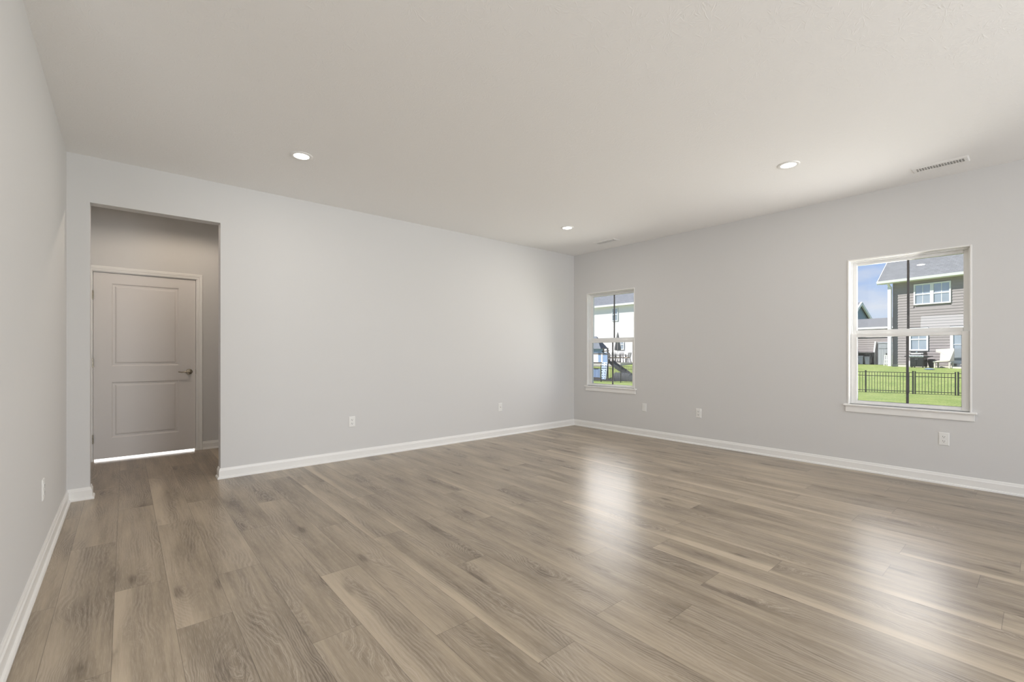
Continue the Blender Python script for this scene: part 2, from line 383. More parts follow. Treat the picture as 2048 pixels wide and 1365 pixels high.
def copy_tree(o, parent=None):
    c = o.copy(); COL.objects.link(c)
    if parent: c.parent = parent
    for ch in list(o.children): copy_tree(ch, c)
    return c
def struct(o, label, cat): return tag(o, label, cat, None, 'structure')

# ================================================================== THE ROOM
TH = 0.114
# floor: one mesh, one face per plank
def make_floor():
    known = {-1: 3.72, 0: 2.936, 1: 3.871, 2: 2.815, 3: 3.406, 4: 2.45, 5: 3.129, 6: 2.735, 7: 2.09, 8: 1.294, 9: 1.058, 10: 1.71, 11: 1.12, 12: 1.523,
             13: 0.955, 14: 1.62, 15: 0.55, 16: 1.72, 17: 2.05, 18: 1.587, 19: 2.369, 20: 1.30, 21: 0.72, 22: 1.333}
    vs, fs, uvs, sds = [], [], [], []
    rnd = random.Random(12)
    k0 = int(math.floor((XL - PX0) / PW)) - 1; k1 = int(math.ceil((XB + 0.1 - PX0) / PW))
    for k in range(k0, k1):
        x0 = PX0 + k * PW; x1 = x0 + PW
        j = known.get(k, rnd.uniform(0, PL)); y = j - math.ceil((j - (YR - 0.1)) / PL) * PL
        while y < 8.6:
            b = len(vs); sd = (rnd.random(), rnd.random(), rnd.random())
            vs += [(x0, y, 0), (x1, y, 0), (x1, y + PL, 0), (x0, y + PL, 0)]; fs.append((b, b + 1, b + 2, b + 3))
            uvs += [(0, 0), (PW, 0), (PW, PL), (0, PL)]; sds += [sd] * 4
            y += PL
    me = bpy.data.meshes.new('floor'); me.from_pydata(vs, [], fs); me.update()
    me.uv_layers.new(name='plank'); me.color_attributes.new('seed', 'FLOAT_COLOR', 'CORNER')
    ul = me.uv_layers['plank']; ca = me.color_attributes['seed']
    for i in range(len(uvs)): ul.data[i].uv = uvs[i]; ca.data[i].color = (*sds[i], 1)
    o = bpy.data.objects.new('floor', me); COL.objects.link(o); me.materials.append(M['floor'])
    return o
struct(make_floor(), 'grey brown oak plank floor running towards the back wall', 'floor')
b = MB(); b.box(XL - 0.2, YR - 0.2, -0.25, XB + 0.16, 8.7, -0.003)
struct(b.build('trim_1', 'concrete'), 'concrete slab beneath the plank floor', 'slab')
b = MB(); b.box(XL - 0.2, YR - 0.2, ZC, XB + 0.5, 8.7, ZC + 0.25)
struct(b.build('ceiling', 'ceiling'), 'white ceiling with stomped plaster texture', 'ceiling')

OX0, OX1, OZ = -0.213, 0.674, 2.372                     # the hall opening in the back wall
b = MB(); b.box(XC - TH, YA, 0, OX0, YA + TH, ZC); b.box(OX0, YA, OZ, OX1, YA + TH, ZC); b.box(OX1, YA, 0, XB + 0.02, YA + TH, ZC)
struct(b.build('wall_back', 'wall'), 'light grey back wall with a cased-free hall opening at its left end', 'wall')
WZ0, WZ1, WH = 0.655, 2.098, 0.4385                     # window opening: sill, head, half width
b = MB(); ys = [YR, W2Y - WH, W2Y + WH, W1Y - WH, W1Y + WH, 8.7]
b.box(XB, ys[0], 0, XB + 0.16, ys[1], ZC); b.box(XB, ys[2], 0, XB + 0.16, ys[3], ZC); b.box(XB, ys[4], 0, XB + 0.16, ys[5], ZC)
for c in (W1Y, W2Y):
    b.box(XB, c - WH, 0, XB + 0.16, c + WH, WZ0); b.box(XB, c - WH, WZ1, XB + 0.16, c + WH, ZC)
struct(b.build('wall_right', 'wall'), 'light grey right wall holding two double-hung windows', 'wall')
b = MB(); b.box(XC - TH, YP, 0, XC, YA, ZC)
struct(b.build('wall_left', 'wall'), 'light grey wall along the left edge of the room', 'wall')
b = MB(); b.box(XL, YP, 0, XC - TH, YP + TH, ZC)
struct(b.build('wall_side', 'wall'), 'light grey wall of the adjoining space behind the left wall', 'wall')
b = MB()                                                # far left wall with a window opening
b.box(XL - TH, YR, 0, XL, -0.2, ZC); b.box(XL - TH, 2.11, 0, XL, YP + TH, ZC); b.box(XL - TH, -0.2, 2.14, XL, 2.11, ZC); b.box(XL - TH, -0.2, 0, XL, 2.11, 1.78)
struct(b.build('wall_far', 'wall'), 'light grey far wall of the adjoining space', 'wall')
b = MB()                                                # unseen rear wall, its wide openings added for the fill lamps
b.box(XL - TH, YR - TH, 0, -4.0, YR, ZC); b.box(-1.2, YR - TH, 0, 0.25, YR, ZC); b.box(-4.0, YR - TH, 2.2, -1.2, YR, ZC); b.box(4.95, YR - TH, 0, XB + 0.16, YR, ZC); b.box(0.25, YR - TH, 2.2, 4.95, YR, ZC)
struct(b.build('wall_rear', 'wall'), 'light grey rear wall with wide openings added for the fill lamps', 'wall')
# hall
YH = 6.605
DX0, DX1, DZ = -0.262, 0.650, 2.043                     # door leaf opening
b = MB(); b.box(-0.60, YH, 0, DX0 - 0.018, YH + TH, ZC); b.box(DX1 + 0.018, YH, 0, 3.2, YH + TH, ZC); b.box(DX0 - 0.018, YH, DZ + 0.02, DX1 + 0.018, YH + TH, ZC)
struct(b.build('wall_hall', 'wall'), 'grey hall wall around the white door', 'wall')
b = MB(); b.box(-0.60, YA + TH, 0, -0.36, YH, ZC)
struct(b.build('wall_hall_left', 'wall'), 'left side wall of the hall', 'wall')
b = MB(); b.box(3.1, YA + TH, 0, 3.22, YH, ZC)
struct(b.build('wall_hall_end', 'wall'), 'end wall of the hall', 'wall')
b = MB(); b.box(-0.72, YH + TH, 0, -0.60, 8.6, ZC); b.box(1.5, YH + TH, 0, 1.62, 8.6, ZC); b.box(-0.72, 8.5, 0, 1.62, 8.6, ZC)
struct(b.build('wall_entry', 'wall'), 'walls of the bright room behind the hall door', 'wall')

# baseboards
BB = [(0, 0), (0.0265, 0), (0.0265, 0.009), (0.0225, 0.017), (0.0145, 0.020), (0.0145, 0.072), (0.010, 0.079), (0.0085, 0.088), (0.005, 0.096), (0, 0.096)]
def baseboard(name, path, label):
    struct(MB().sweep(path, BB, lambda x, y, h: (x, y, h)).build(name, 'trim'), label, 'baseboard')
def flip(p): return [(-o, h) for o, h in p]
BBR = BB; BB = flip(BB)
baseboard('baseboard_left', [(XC, YP), (XC, YA), (OX0, YA), (OX0, YA + TH)], 'white baseboard along the left wall ending at the hall opening')
baseboard('baseboard_back', [(OX1, YA + TH), (OX1, YA), (XB, YA)], 'white baseboard along the back wall')
baseboard('baseboard_right', [(XB, YA), (XB, YR)], 'white baseboard under the two windows')
baseboard('baseboard_hall', [(DX1 + 0.064, YH), (3.1, YH)], 'white baseboard in the hall beside the door')

# ------------------------------------------------------------------ hall door
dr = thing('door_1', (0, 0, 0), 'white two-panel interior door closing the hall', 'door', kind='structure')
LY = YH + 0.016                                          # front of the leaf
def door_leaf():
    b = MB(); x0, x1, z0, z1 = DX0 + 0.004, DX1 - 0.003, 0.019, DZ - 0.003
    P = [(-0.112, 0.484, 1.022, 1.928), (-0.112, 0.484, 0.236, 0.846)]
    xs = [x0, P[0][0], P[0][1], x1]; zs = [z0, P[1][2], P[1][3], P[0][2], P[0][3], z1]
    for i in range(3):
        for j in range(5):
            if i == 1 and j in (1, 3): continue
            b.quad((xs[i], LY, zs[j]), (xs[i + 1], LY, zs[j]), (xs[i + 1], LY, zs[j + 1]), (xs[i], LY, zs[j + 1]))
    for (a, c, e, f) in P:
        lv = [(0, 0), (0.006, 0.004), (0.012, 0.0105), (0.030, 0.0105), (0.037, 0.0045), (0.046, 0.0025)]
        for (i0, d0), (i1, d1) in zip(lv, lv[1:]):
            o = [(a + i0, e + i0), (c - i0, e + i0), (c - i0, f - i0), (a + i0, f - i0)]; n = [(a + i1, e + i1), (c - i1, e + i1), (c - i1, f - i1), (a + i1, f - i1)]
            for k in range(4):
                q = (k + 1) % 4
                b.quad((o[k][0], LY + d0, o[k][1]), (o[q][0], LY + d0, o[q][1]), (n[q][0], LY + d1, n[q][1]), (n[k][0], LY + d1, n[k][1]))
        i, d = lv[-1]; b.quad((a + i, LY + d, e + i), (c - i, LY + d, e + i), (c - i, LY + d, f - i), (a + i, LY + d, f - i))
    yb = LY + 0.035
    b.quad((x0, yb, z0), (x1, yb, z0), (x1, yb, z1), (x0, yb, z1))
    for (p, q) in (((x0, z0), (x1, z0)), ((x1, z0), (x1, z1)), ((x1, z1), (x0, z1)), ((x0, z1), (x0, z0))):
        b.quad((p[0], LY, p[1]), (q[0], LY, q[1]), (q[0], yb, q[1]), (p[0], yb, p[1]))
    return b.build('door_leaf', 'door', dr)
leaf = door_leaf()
b = MB()                                                # jambs and stops
for x0, x1 in ((DX0 - 0.018, DX0), (DX1, DX1 + 0.018)): b.box(x0, YH, 0, x1, YH + TH, DZ + 0.02)
b.box(DX0 - 0.018, YH, DZ, DX1 + 0.018, YH + TH, DZ + 0.02)
b.box(DX0, LY + 0.037, 0, DX0 + 0.008, LY + 0.06, DZ); b.box(DX1 - 0.008, LY + 0.037, 0, DX1, LY + 0.06, DZ); b.box(DX0, LY + 0.037, DZ - 0.01, DX1, LY + 0.06, DZ)
b.build('jamb', 'trim', dr)
CAS = [(0, 0), (0, 0.008), (0.008, 0.011), (0.020, 0.011), (0.030, 0.015), (0.052, 0.017), (0.057, 0.014), (0.057, 0)]
b = MB(); ri = 0.006
b.sweep([(DX0 - ri, 0.0), (DX0 - ri, DZ + ri), (DX1 + ri, DZ + ri), (DX1 + ri, 0.0)], CAS, lambda x, z, h: (x, YH - h, z))
b.build('casing', 'trim', dr)
for zz in (1.79, 1.06, 0.24):
    h = MB(); h.tube([(DX0 - 0.001, LY - 0.012, zz - 0.045), (DX0 - 0.001, LY - 0.012, zz + 0.045)], 0.0085, 12); h.tube([(DX0 - 0.001, LY - 0.012, zz - 0.05), (DX0 - 0.001, LY - 0.012, zz + 0.05)], 0.005, 10)
    h.box(DX0 + 0.001, LY - 0.003, zz - 0.044, DX0 + 0.004, LY + 0.02, zz + 0.044)
    h.build('hinge', 'nickel', dr, smooth=True)
hx, hz = 0.584, 0.943
lev = MB(); lev.lathe([(0.0, 0.0), (0.033, 0.0), (0.0335, -0.004), (0.029, -0.010), (0.016, -0.013), (0.0125, -0.02), (0.012, -0.05), (0.014, -0.054), (0.0, -0.058)], 28, (hx, LY, hz), 'y')
lever = lev.build('door_handle', 'nickel', dr, smooth=True)
lv2 = MB(); lv2.tube([(hx + 0.004, LY - 0.047, hz), (hx - 0.02, LY - 0.049, hz + 0.002), (hx - 0.05, LY - 0.050, hz - 0.001), (hx - 0.08, LY - 0.048, hz - 0.003), (hx - 0.098, LY - 0.042, hz - 0.001), (hx - 0.106, LY - 0.034, hz + 0.001)], [0.0105, 0.0095, 0.0078, 0.007, 0.0072, 0.006], 12)
lv2.build('lever', 'nickel', lever, smooth=True)
st = MB(); st.box(DX1 - 0.003, LY - 0.004, hz - 0.03, DX1 + 0.005, LY + 0.02, hz + 0.03)
st.build('strike_plate', 'nickel', dr, bevel=0.004)

# ------------------------------------------------------------------ windows in the right wall (local x to the right, y outward)
def make_window(name, cy, label):
    w = thing(name, (XB, cy, 0), label, 'window', -PI / 2, kind='structure')
    H = WH
    def ring(b, x, z0, z1, t, y0, y1):                   # rectangular frame of thickness t inside the half width x
        b.box(-x, y0, z0, -x + t, y1, z1); b.box(x - t, y0, z0, x, y1, z1); b.box(-x + t, y0, z1 - t, x - t, y1, z1); b.box(-x + t, y0, z0, x - t, y1, z0 + t)
    b = MB(); b.box(-H - 0.004, -0.007, WZ0, -H + 0.010, 0.045, WZ1 + 0.003); b.box(H - 0.010, -0.007, WZ0, H + 0.004, 0.045, WZ1 + 0.003); b.box(-H + 0.010, -0.007, WZ1 - 0.010, H - 0.010, 0.045, WZ1 + 0.003)
    b.build('jamb_liner', 'trim', w, bevel=0.003)
    b = MB(); ring(b, H - 0.001, WZ0, WZ1 - 0.002, 0.022, 0.045, 0.125)
    ring(b, H - 0.002, WZ0 + 0.001, WZ1 - 0.003, 0.012, 0.022, 0.0455)
    b.build('window_frame', 'vinyl', w, bevel=0.002)
    zm = 1.358                                          # meeting rail
    # upper sash, set further out
    b = MB(); b.box(-H + 0.022, 0.078, zm, -H + 0.056, 0.112, WZ1 - 0.022); b.box(H - 0.056, 0.078, zm, H - 0.022, 0.112, WZ1 - 0.022)
    b.box(-H + 0.056, 0.078, WZ1 - 0.052, H - 0.056, 0.112, WZ1 - 0.022); b.box(-H + 0.056, 0.074, zm - 0.02, H - 0.056, 0.112, zm + 0.037)
    us = b.build('upper_sash', 'vinyl', w, bevel=0.004)
    MB().box(-H + 0.054, 0.094, zm + 0.035, H - 0.054, 0.0955, WZ1 - 0.05).build('pane', 'glass', us)
    MB().box(-0.0005, 0.098, zm + 0.037, 0.0175, 0.108, WZ1 - 0.052).build('muntin', 'bronze', us)
    # lower sash, nearer the room
    b = MB(); z0, z1 = WZ0 + 0.005, zm
    b.box(-H + 0.016, 0.036, z0, -H + 0.068, 0.070, z1); b.box(H - 0.064, 0.036, z0, H - 0.016, 0.070, z1)
    b.box(-H + 0.068, 0.036, z1 - 0.034, H - 0.064, 0.070, z1); b.box(-H + 0.068, 0.036, z0, H - 0.064, 0.070, z0 + 0.030)
    ls = b.build('lower_sash', 'vinyl', w, bevel=0.004)
    MB().box(-H + 0.066, 0.054, z0 + 0.028, H - 0.062, 0.0555, z1 - 0.032).build('pane', 'glass', ls)
    MB().box(-0.0005, 0.058, z0 + 0.03, 0.0185, 0.068, z1 - 0.034).build('muntin', 'bronze', ls)
    b = MB(); x0, x1, a0, a1 = -H + 0.068, H - 0.064, z0 + 0.030, z1 - 0.034
    b.box(x0, 0.0505, a0, x0 + 0.003, 0.0535, a1); b.box(x1 - 0.003, 0.0505, a0, x1, 0.0535, a1); b.box(x0, 0.0505, a0, x1, 0.0535, a0 + 0.003)
    b.build('gasket', 'gasket', ls)
    b = MB(); b.box(-H - 0.036, -0.030, WZ0 - 0.019, H + 0.036, 0.044, WZ0)
    b.build('window_sill', 'trim', w, bevel=0.006, seg=3)
    b = MB(); b.box(-H - 0.020, -0.0135, WZ0 - 0.078, H + 0.020, 0.0, WZ0 - 0.019)
    b.build('apron', 'trim', w, bevel=0.003)
    return w
make_window('window_1', W1Y, 'white double-hung window nearest the room corner')
make_window('window_2', W2Y, 'white double-hung window facing the taupe house')

# ------------------------------------------------------------------ outlets (local x to the right, -y into the room)
OG = 'wall plates'
def plate(b, w=0.070, h=0.115, t=0.006):
    x, z = w / 2, h / 2; i = 0.005
    outer = [(-x, -z), (x, -z), (x, z), (-x, z)]; inner = [(-x + i, -z + i), (x - i, -z + i), (x - i, z - i), (-x + i, z - i)]
    for k in range(4):
        q = (k + 1) % 4
        b.quad((outer[k][0], 0, outer[k][1]), (outer[q][0], 0, outer[q][1]), (outer[q][0], -t * 0.45, outer[q][1]), (outer[k][0], -t * 0.45, outer[k][1]))
        b.quad((outer[k][0], -t * 0.45, outer[k][1]), (outer[q][0], -t * 0.45, outer[q][1]), (inner[q][0], -t, inner[q][1]), (inner[k][0], -t, inner[k][1]))
    b.quad(*[(p[0], -t, p[1]) for p in inner]); b.quad(*[(p[0], 0, p[1]) for p in outer])
def outlet(loc, rz, kind, label, name='wall_outlet', cat='outlet'):
    r = thing(name, loc, label, cat, rz, OG)
    b = MB(); plate(b); b.build('cover_plate', 'plastic', r)
    if kind == 'duplex':
        for zz in (0.0195, -0.0195):
            f = MB(); pts = []
            for k in range(24):
                a = 2 * PI * k / 24; pts.append((0.0172 * math.cos(a), -0.006, zz + max(-0.0137, min(0.0137, 0.0172 * math.sin(a)))))
            f.prism(pts, (0, -0.0022, 0)); rc = f.build('receptacle', 'plastic', r)
            s = MB(); s.box(-0.0078, -0.0088, zz - 0.002, -0.0052, -0.0075, zz + 0.008); s.box(0.0052, -0.0088, zz - 0.001, 0.0078, -0.0075, zz + 0.007)
            s.lathe([(0.0, -0.0075), (0.003, -0.0075), (0.003, -0.0088), (0.0, -0.0088)], 10, (0, 0, zz - 0.0075), 'y')
            s.build('slot', 'slot', rc)
        s = MB(); s.lathe([(0.0, -0.006), (0.003, -0.006), (0.0026, -0.0075), (0.0, -0.0078)], 12, (0, 0, 0), 'y'); s.build('screw', 'plastic', r)
    elif kind == 'coax':
        f = MB(); f.box(-0.0165, -0.0078, -0.0335, 0.0165, -0.006, 0.0335); ins = f.build('insert', 'plastic', r, bevel=0.0012)
        s = MB(); s.lathe([(0.0, -0.0078), (0.0055, -0.0078), (0.0055, -0.010), (0.0042, -0.010), (0.0042, -0.017), (0.0, -0.017)], 14, (0, 0, 0), 'y'); s.build('jack', 'nickel', ins, smooth=True)
    else:
        f = MB(); f.box(-0.0165, -0.0078, -0.0335, 0.0165, -0.006, 0.0335); f.build('insert', 'plastic', r, bevel=0.0012)
    return r
outlet((1.904, YA, 0.409), 0, 'duplex', 'white duplex outlet low on the back wall nearer the hall opening')
outlet((4.004, YA, 0.407), 0, 'coax', 'white cable wall plate low on the back wall near the corner', 'wall_plate', 'wall plate')
outlet((XB, 3.641, 0.402), -PI / 2, 'blank', 'white wall plate low on the right wall just beside the corner window', 'wall_plate', 'wall plate')
outlet((XB, 2.849, 0.402), -PI / 2, 'duplex', 'white duplex outlet low on the right wall between the two windows')
outlet((XB, 0.580, 0.401), -PI / 2, 'duplex', 'white duplex outlet beneath the window that shows the taupe house')
outlet((XC, 3.60, 0.410), PI / 2, 'duplex', 'white outlet seen edge-on on the left wall above the baseboard')

# ------------------------------------------------------------------ recessed lights
def recessed(x, y, label, watts=5.0, col=(1.0, 0.93, 0.84), spot=False):
    r = thing('recessed_light', (x, y, ZC), label, 'ceiling light', 0, 'recessed ceiling lights')
    b = MB(); b.lathe([(0.056, 0.0), (0.083, 0.0), (0.0835, -0.0025), (0.078, -0.006), (0.066, -0.0075), (0.0575, -0.006), (0.056, -0.002)], 48)
    b.build('trim_ring', 'trim', r, smooth=True)
    d = MB(); d.lathe([(0.0, -0.001), (0.0565, -0.001), (0.0565, -0.0035), (0.0, -0.0035)], 40); d.build('lens', 'lens', r)
    if spot:
        l = bpy.data.lights.new('lamp', 'SPOT'); l.spot_size = math.radians(168); l.spot_blend = 0.35; l.shadow_soft_size = 0.03
    else:
        l = bpy.data.lights.new('lamp', 'AREA'); l.shape = 'DISK'; l.size = 0.1
    l.energy = watts; l.color = col
    o = bpy.data.objects.new('lamp', l); COL.objects.link(o); o.location = (0, 0, -0.012); o.parent = r
    return r
recessed(1.072, 3.845, 'round recessed ceiling light over the left half of the room')
recessed(4.225, 3.885, 'round recessed ceiling light nearest the far corner')
recessed(4.220, 1.388, 'round recessed ceiling light beside the near ceiling vent')
recessed(0.55, 1.42, 'round recessed ceiling light mirrored in the window pane')
recessed(0.52, 5.70, 'round recessed light in the hall ceiling above the door', 31.0, (1.0, 0.84, 0.68), True)
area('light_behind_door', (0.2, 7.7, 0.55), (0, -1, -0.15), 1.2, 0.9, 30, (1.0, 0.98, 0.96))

# ------------------------------------------------------------------ ceiling vents
def vent(x, y, label):
    r = thing('ceiling_vent', (x, y, ZC), label, 'ceiling vent', 0, 'ceiling vents')
    L, Wd = 0.176, 0.0765; l, w = 0.148, 0.036
    b = MB(); o = [(-Wd, -L), (Wd, -L), (Wd, L), (-Wd, L)]; m = [(-Wd + .008, -L + .008), (Wd - .008, -L + .008), (Wd - .008, L - .008), (-Wd + .008, L - .008)]; n = [(-w, -l), (w, -l), (w, l), (-w, l)]
    for k in range(4):
        q = (k + 1) % 4
        b.quad((*o[k], 0), (*o[q], 0), (*m[q], -0.007), (*m[k], -0.007)); b.quad((*m[k], -0.007), (*m[q], -0.007), (*n[q], -0.009), (*n[k], -0.009))
        b.quad((*n[k], -0.009), (*n[q], -0.009), (*n[q], -0.0005), (*n[k], -0.0005))
    b.build('vent_frame', 'trim', r)
    MB().box(-w, -l, -0.0012, w, l, -0.0002).build('duct_opening', 'duct', r)
    f = MB(); N = 17
    for i in range(N + 1):
        yy = -l + 2 * l * i / N
        f.prism([(-w, yy - 0.003, -0.0085), (-w, yy + 0.0018, -0.0085), (-w, yy + 0.0032, -0.0015), (-w, yy - 0.0016, -0.0015)], (2 * w, 0, 0))
    f.box(-0.002, -l, -0.0085, 0.002, l, -0.002)
    f.build('louver', 'trim', r)
    for s in (-1, 1): MB().lathe([(0, -0.0078), (0.004, -0.0082), (0.003, -0.0098), (0, -0.010)], 10, (0, s * 0.162, 0)).build('screw', 'plastic', r)
    return r
vent(5.175, 0.568, 'white ceiling vent nearest the window facing the taupe house')
vent(5.160, 4.003, 'white ceiling vent close to the far room corner')

# ================================================================== OUTSIDE
# ground: level near the rooms, a lawn dipping to the fence and rising to the neighbouring houses
def ground(x, y):
    f = -0.75 - 0.019 * (min(max(y, -6), 30) - 4)
    k = min(1, max(0, (y - 12) / 6)); k = k * k * (3 - 2 * k)
    def pw(pts):
        for (a, p), (c, q) in zip(pts, pts[1:]):
            if x <= c: t = (x - a) / (c - a); t = t * t * (3 - 2 * t); return p + (q - p) * max(0, t)
        return pts[-1][1]
    a = pw([(5, -0.35), (16, f), (28.4, f), (37.2, 0.27), (60, 0.3)])
    w = pw([(5, -0.35), (16, f), (32.5, f + 0.03), (33.6, 0.06), (36.5, 0.24), (60, 0.3)])
    return a * (1 - k) + w * k
def lawn():
    X = [5.7, 8, 11, 14, 17, 20, 23, 25, 26.5, 27.5, 28.5, 29.2, 30, 30.6, 31.2, 31.8, 32.3, 32.9, 33.5, 34, 34.6, 35.2, 36, 37, 38, 40, 45, 52, 60, 75, 100, 140]
    Y = list(range(-50, 111, 2)); vs = [(x, y, ground(x, y)) for x in X for y in Y]; n = len(Y); b = MB(); b.v = vs
    b.f = [(i * n + j, (i + 1) * n + j, (i + 1) * n + j + 1, i * n + j + 1) for i in range(len(X) - 1) for j in range(n - 1)]
    return b.build('lawn', 'grass', smooth=False)
o = lawn(); struct(o, 'sunlit green lawn running past the fence to the neighbouring houses', 'lawn')
for p in o.data.polygons: p.use_smooth = True

# ---- black metal fence along x = FX
FX = 28.0
def ftop(y): return 0.275 - 0.005 * (y - 4)
def fence_panel(root, y0, y1, name='fence_panel'):
    b = MB(); n = max(3, int(round(abs(y1 - y0) / 0.105)))
    for dz in (0.0, -0.18): b.bar((0, y0, ftop(y0) - 0.03 + dz), (0, y1, ftop(y1) - 0.03 + dz), 0.03, 0.028)
    b.bar((0, y0, ground(FX, y0) + 0.12), (0, y1, ground(FX, y1) + 0.12), 0.03, 0.028)
    for i in range(1, n):
        y = y0 + (y1 - y0) * i / n; b.box(-0.0085, y - 0.0085, ground(FX, y) + 0.03, 0.0085, y + 0.0085, ftop(y) - 0.03)
    return b.build(name, 'black_metal', root)
def post(root, y, w=0.055, extra=0.03):
    b = MB(); z = ftop(y) + extra; b.box(-w / 2, y - w / 2, ground(FX, y) - 0.3, w / 2, y + w / 2, z); b.box(-w / 2 - 0.006, y - w / 2 - 0.006, z, w / 2 + 0.006, y + w / 2 + 0.006, z + 0.02)
    return b.build('post', 'black_metal', root)
fa = thing('metal_fence', (FX, 0, 0), 'long run of black metal picket fence left of the gate', 'fence', group='black metal fence')
ys = [3.984, 5.76]
while ys[-1] < 30: ys.append(ys[-1] + 1.83)
for i, y in enumerate(ys):
    post(fa, y)
    if i + 1 < len(ys): fence_panel(fa, y + 0.028, ys[i + 1] - 0.028)
fb = thing('metal_fence', (FX, 0, 0), 'short run of black metal picket fence right of the gate', 'fence', group='black metal fence')
ys = [2.470, 0.64, -1.19, -3.02]
for i, y in enumerate(ys):
    post(fb, y)
    if i + 1 < len(ys): fence_panel(fb, y - 0.028, ys[i + 1] + 0.028)
ga = thing('metal_gate', (FX, 0, 0), 'black metal picket gate set between paired posts in front of the grill', 'gate')
post(ga, 3.905, 0.045, 0.02); post(ga, 2.560, 0.045, 0.02); fence_panel(ga, 3.88, 2.585, 'gate_panel')

# ---- taupe house: local x to the right along its garden front, local y away from us
HP = Vector((38.597, 6.517, 0)); HA = math.atan2(-0.97078, -0.23997)
def house_front(b, x0, x1, z0, z1, y, lap=0.172, t=0.022, holes=()):
    z = z0
    while z < z1 - 1e-6:
        q = min(z + lap, z1)
        segs = [(x0, x1)]
        for (a, c, e, f) in holes:
            if z < f and q > e: segs = [s_ for (p, r) in segs for s_ in ((p, min(r, a)), (max(p, c), r)) if s_[1] - s_[0] > 0.01]
        for p, r in segs:
            b.quad((p, y - t, z), (r, y - t, z), (r, y - 0.002, q), (p, y - 0.002, q)); b.quad((p, y, z), (r, y, z), (r, y - t, z), (p, y - t, z))
            b.quad((p, y - t, z), (p, y - 0.002, q), (p, y, q), (p, y, z)); b.quad((r, y - t, z), (r, y, z), (r, y, q), (r, y - 0.002, q))
        z = q
def house_window(root, x0, x1, z0, z1, y, t=0.10, mull=None, cross=True):
    b = MB(); b.box(x0, y - 0.05, z0, x0 + t, y + 0.02, z1); b.box(x1 - t, y - 0.05, z0, x1, y + 0.02, z1); b.box(x0 + t, y - 0.05, z1 - t, x1 - t, y + 0.02, z1); b.box(x0 + t, y - 0.05, z0, x1 - t, y + 0.02, z0 + t)
    cols = [(x0 + t, x1 - t)]
    if mull: c = (x0 + x1) / 2; b.box(c - mull / 2, y - 0.048, z0 + t, c + mull / 2, y + 0.018, z1 - t); cols = [(x0 + t, c - mull / 2), (c + mull / 2, x1 - t)]
    zc = (z0 + z1) / 2
    for a, c in cols:
        b.box(a, y - 0.035, zc - 0.035, c, y + 0.01, zc + 0.035)
        if cross: m = (a + c) / 2; b.box(m - 0.014, y - 0.012, z0 + t, m + 0.014, y + 0.005, z1 - t)
    w = b.build('window', 'white', root)
    g = MB(); g.box(x0 + t * 0.9, y - 0.002, z0 + t * 0.9, x1 - t * 0.9, y + 0.03, z1 - t * 0.9); g.build('pane', 'dark_glass', w)
    return w
hs = thing('house', HP, 'two-storey taupe sided house with grey shingle roof behind the fence', 'house', HA)
EZ = 5.75                                               # soffit
b = MB(); house_front(b, 0.06, 9.5, 0.42, EZ, 0.0, holes=((1.13, 2.97, 4.2, 5.53), (0.90, 1.90, 1.30, 2.78), (2.90, 4.7, 0.62, 2.75)))
b.box(0.0, 0.03, 0.42, 9.5, 9.0, EZ); b.build('wall', 'siding', hs)
b = MB(); b.prism([(0.0, 0.03, EZ), (0.0, 9.0, EZ), (0.0, 4.5, EZ + 5.0)], (0.1, 0, 0)); b.build('gable', 'siding', hs); b = MB(); b.prism([(9.4, 0.03, EZ), (9.4, 9.0, EZ), (9.4, 4.5, EZ + 5.0)], (0.1, 0, 0)); b.build('gable', 'siding', hs)
b = MB(); b.box(-0.02, 0.0, -0.3, 9.5, 9.0, 0.42); b.build('foundation', 'concrete', hs)
def gable_roof(root, x0, x1, ye, yb, ze, zr, mat, t=0.12):
    ym = (ye + yb) / 2; b = MB()
    for (ya, yc) in ((ye, ym), (yb, ym)):
        p = [(x0, ya, ze), (x1, ya, ze), (x1, yc, zr), (x0, yc, zr)]; ax = (1, 0, 0); ay = (Vector((0, yc, zr)) - Vector((0, ya, ze))).normalized()
        b.quad(*p, uv=(p[0], ax, ay)); q = [(a, c, z - t) for a, c, z in p]; b.quad(*q)
        b.quad(p[0], p[1], q[1], q[0]); b.quad(p[0], p[3], q[3], q[0]); b.quad(p[1], p[2], q[2], q[1])
    return b.build('roof', mat, root)
gable_roof(hs, -0.62, 9.9, -0.50, 9.5, EZ + 0.14, EZ + 5.75, 'shingle')
b = MB(); b.box(-0.62, -0.50, EZ, 9.9, 0.02, EZ + 0.02); b.prism([(-0.64, -0.62, EZ + 0.17), (-0.64, -0.50, EZ + 0.17), (-0.64, -0.50, EZ), (-0.64, -0.58, EZ + 0.02)], (10.5, 0, 0)); b.build('gutter', 'white', hs)
b = MB(); b.bar((-0.635, -0.5, EZ + 0.02), (-0.635, 4.5, EZ + 5.62), 0.03, 0.2); b.build('rake_board', 'white', hs)
b = MB(); b.bar((-0.06, -0.46, EZ), (-0.06, -0.20, EZ - 0.24), 0.10); b.bar((-0.06, -0.20, EZ - 0.21), (-0.06, -0.20, 0.3), 0.16, 0.18); b.build('downspout', 'white', hs)
house_window(hs, 1.15, 2.96, 4.21, 5.53, -0.01, 0.075, 0.17)
house_window(hs, 0.92, 1.88, 1.31, 2.76, -0.01, 0.085)
dw = MB(); dw.box(2.92, -0.05, 0.62, 3.06, 0.02, 2.75); dw.box(4.6, -0.05, 0.62, 4.74, 0.02, 2.75); dw.box(3.06, -0.05, 2.63, 4.6, 0.02, 2.75); dw.box(2.92, -0.08, 0.53, 4.74, 0.02, 0.62); dw.box(3.06, -0.05, 0.62, 4.6, 0.02, 0.72)
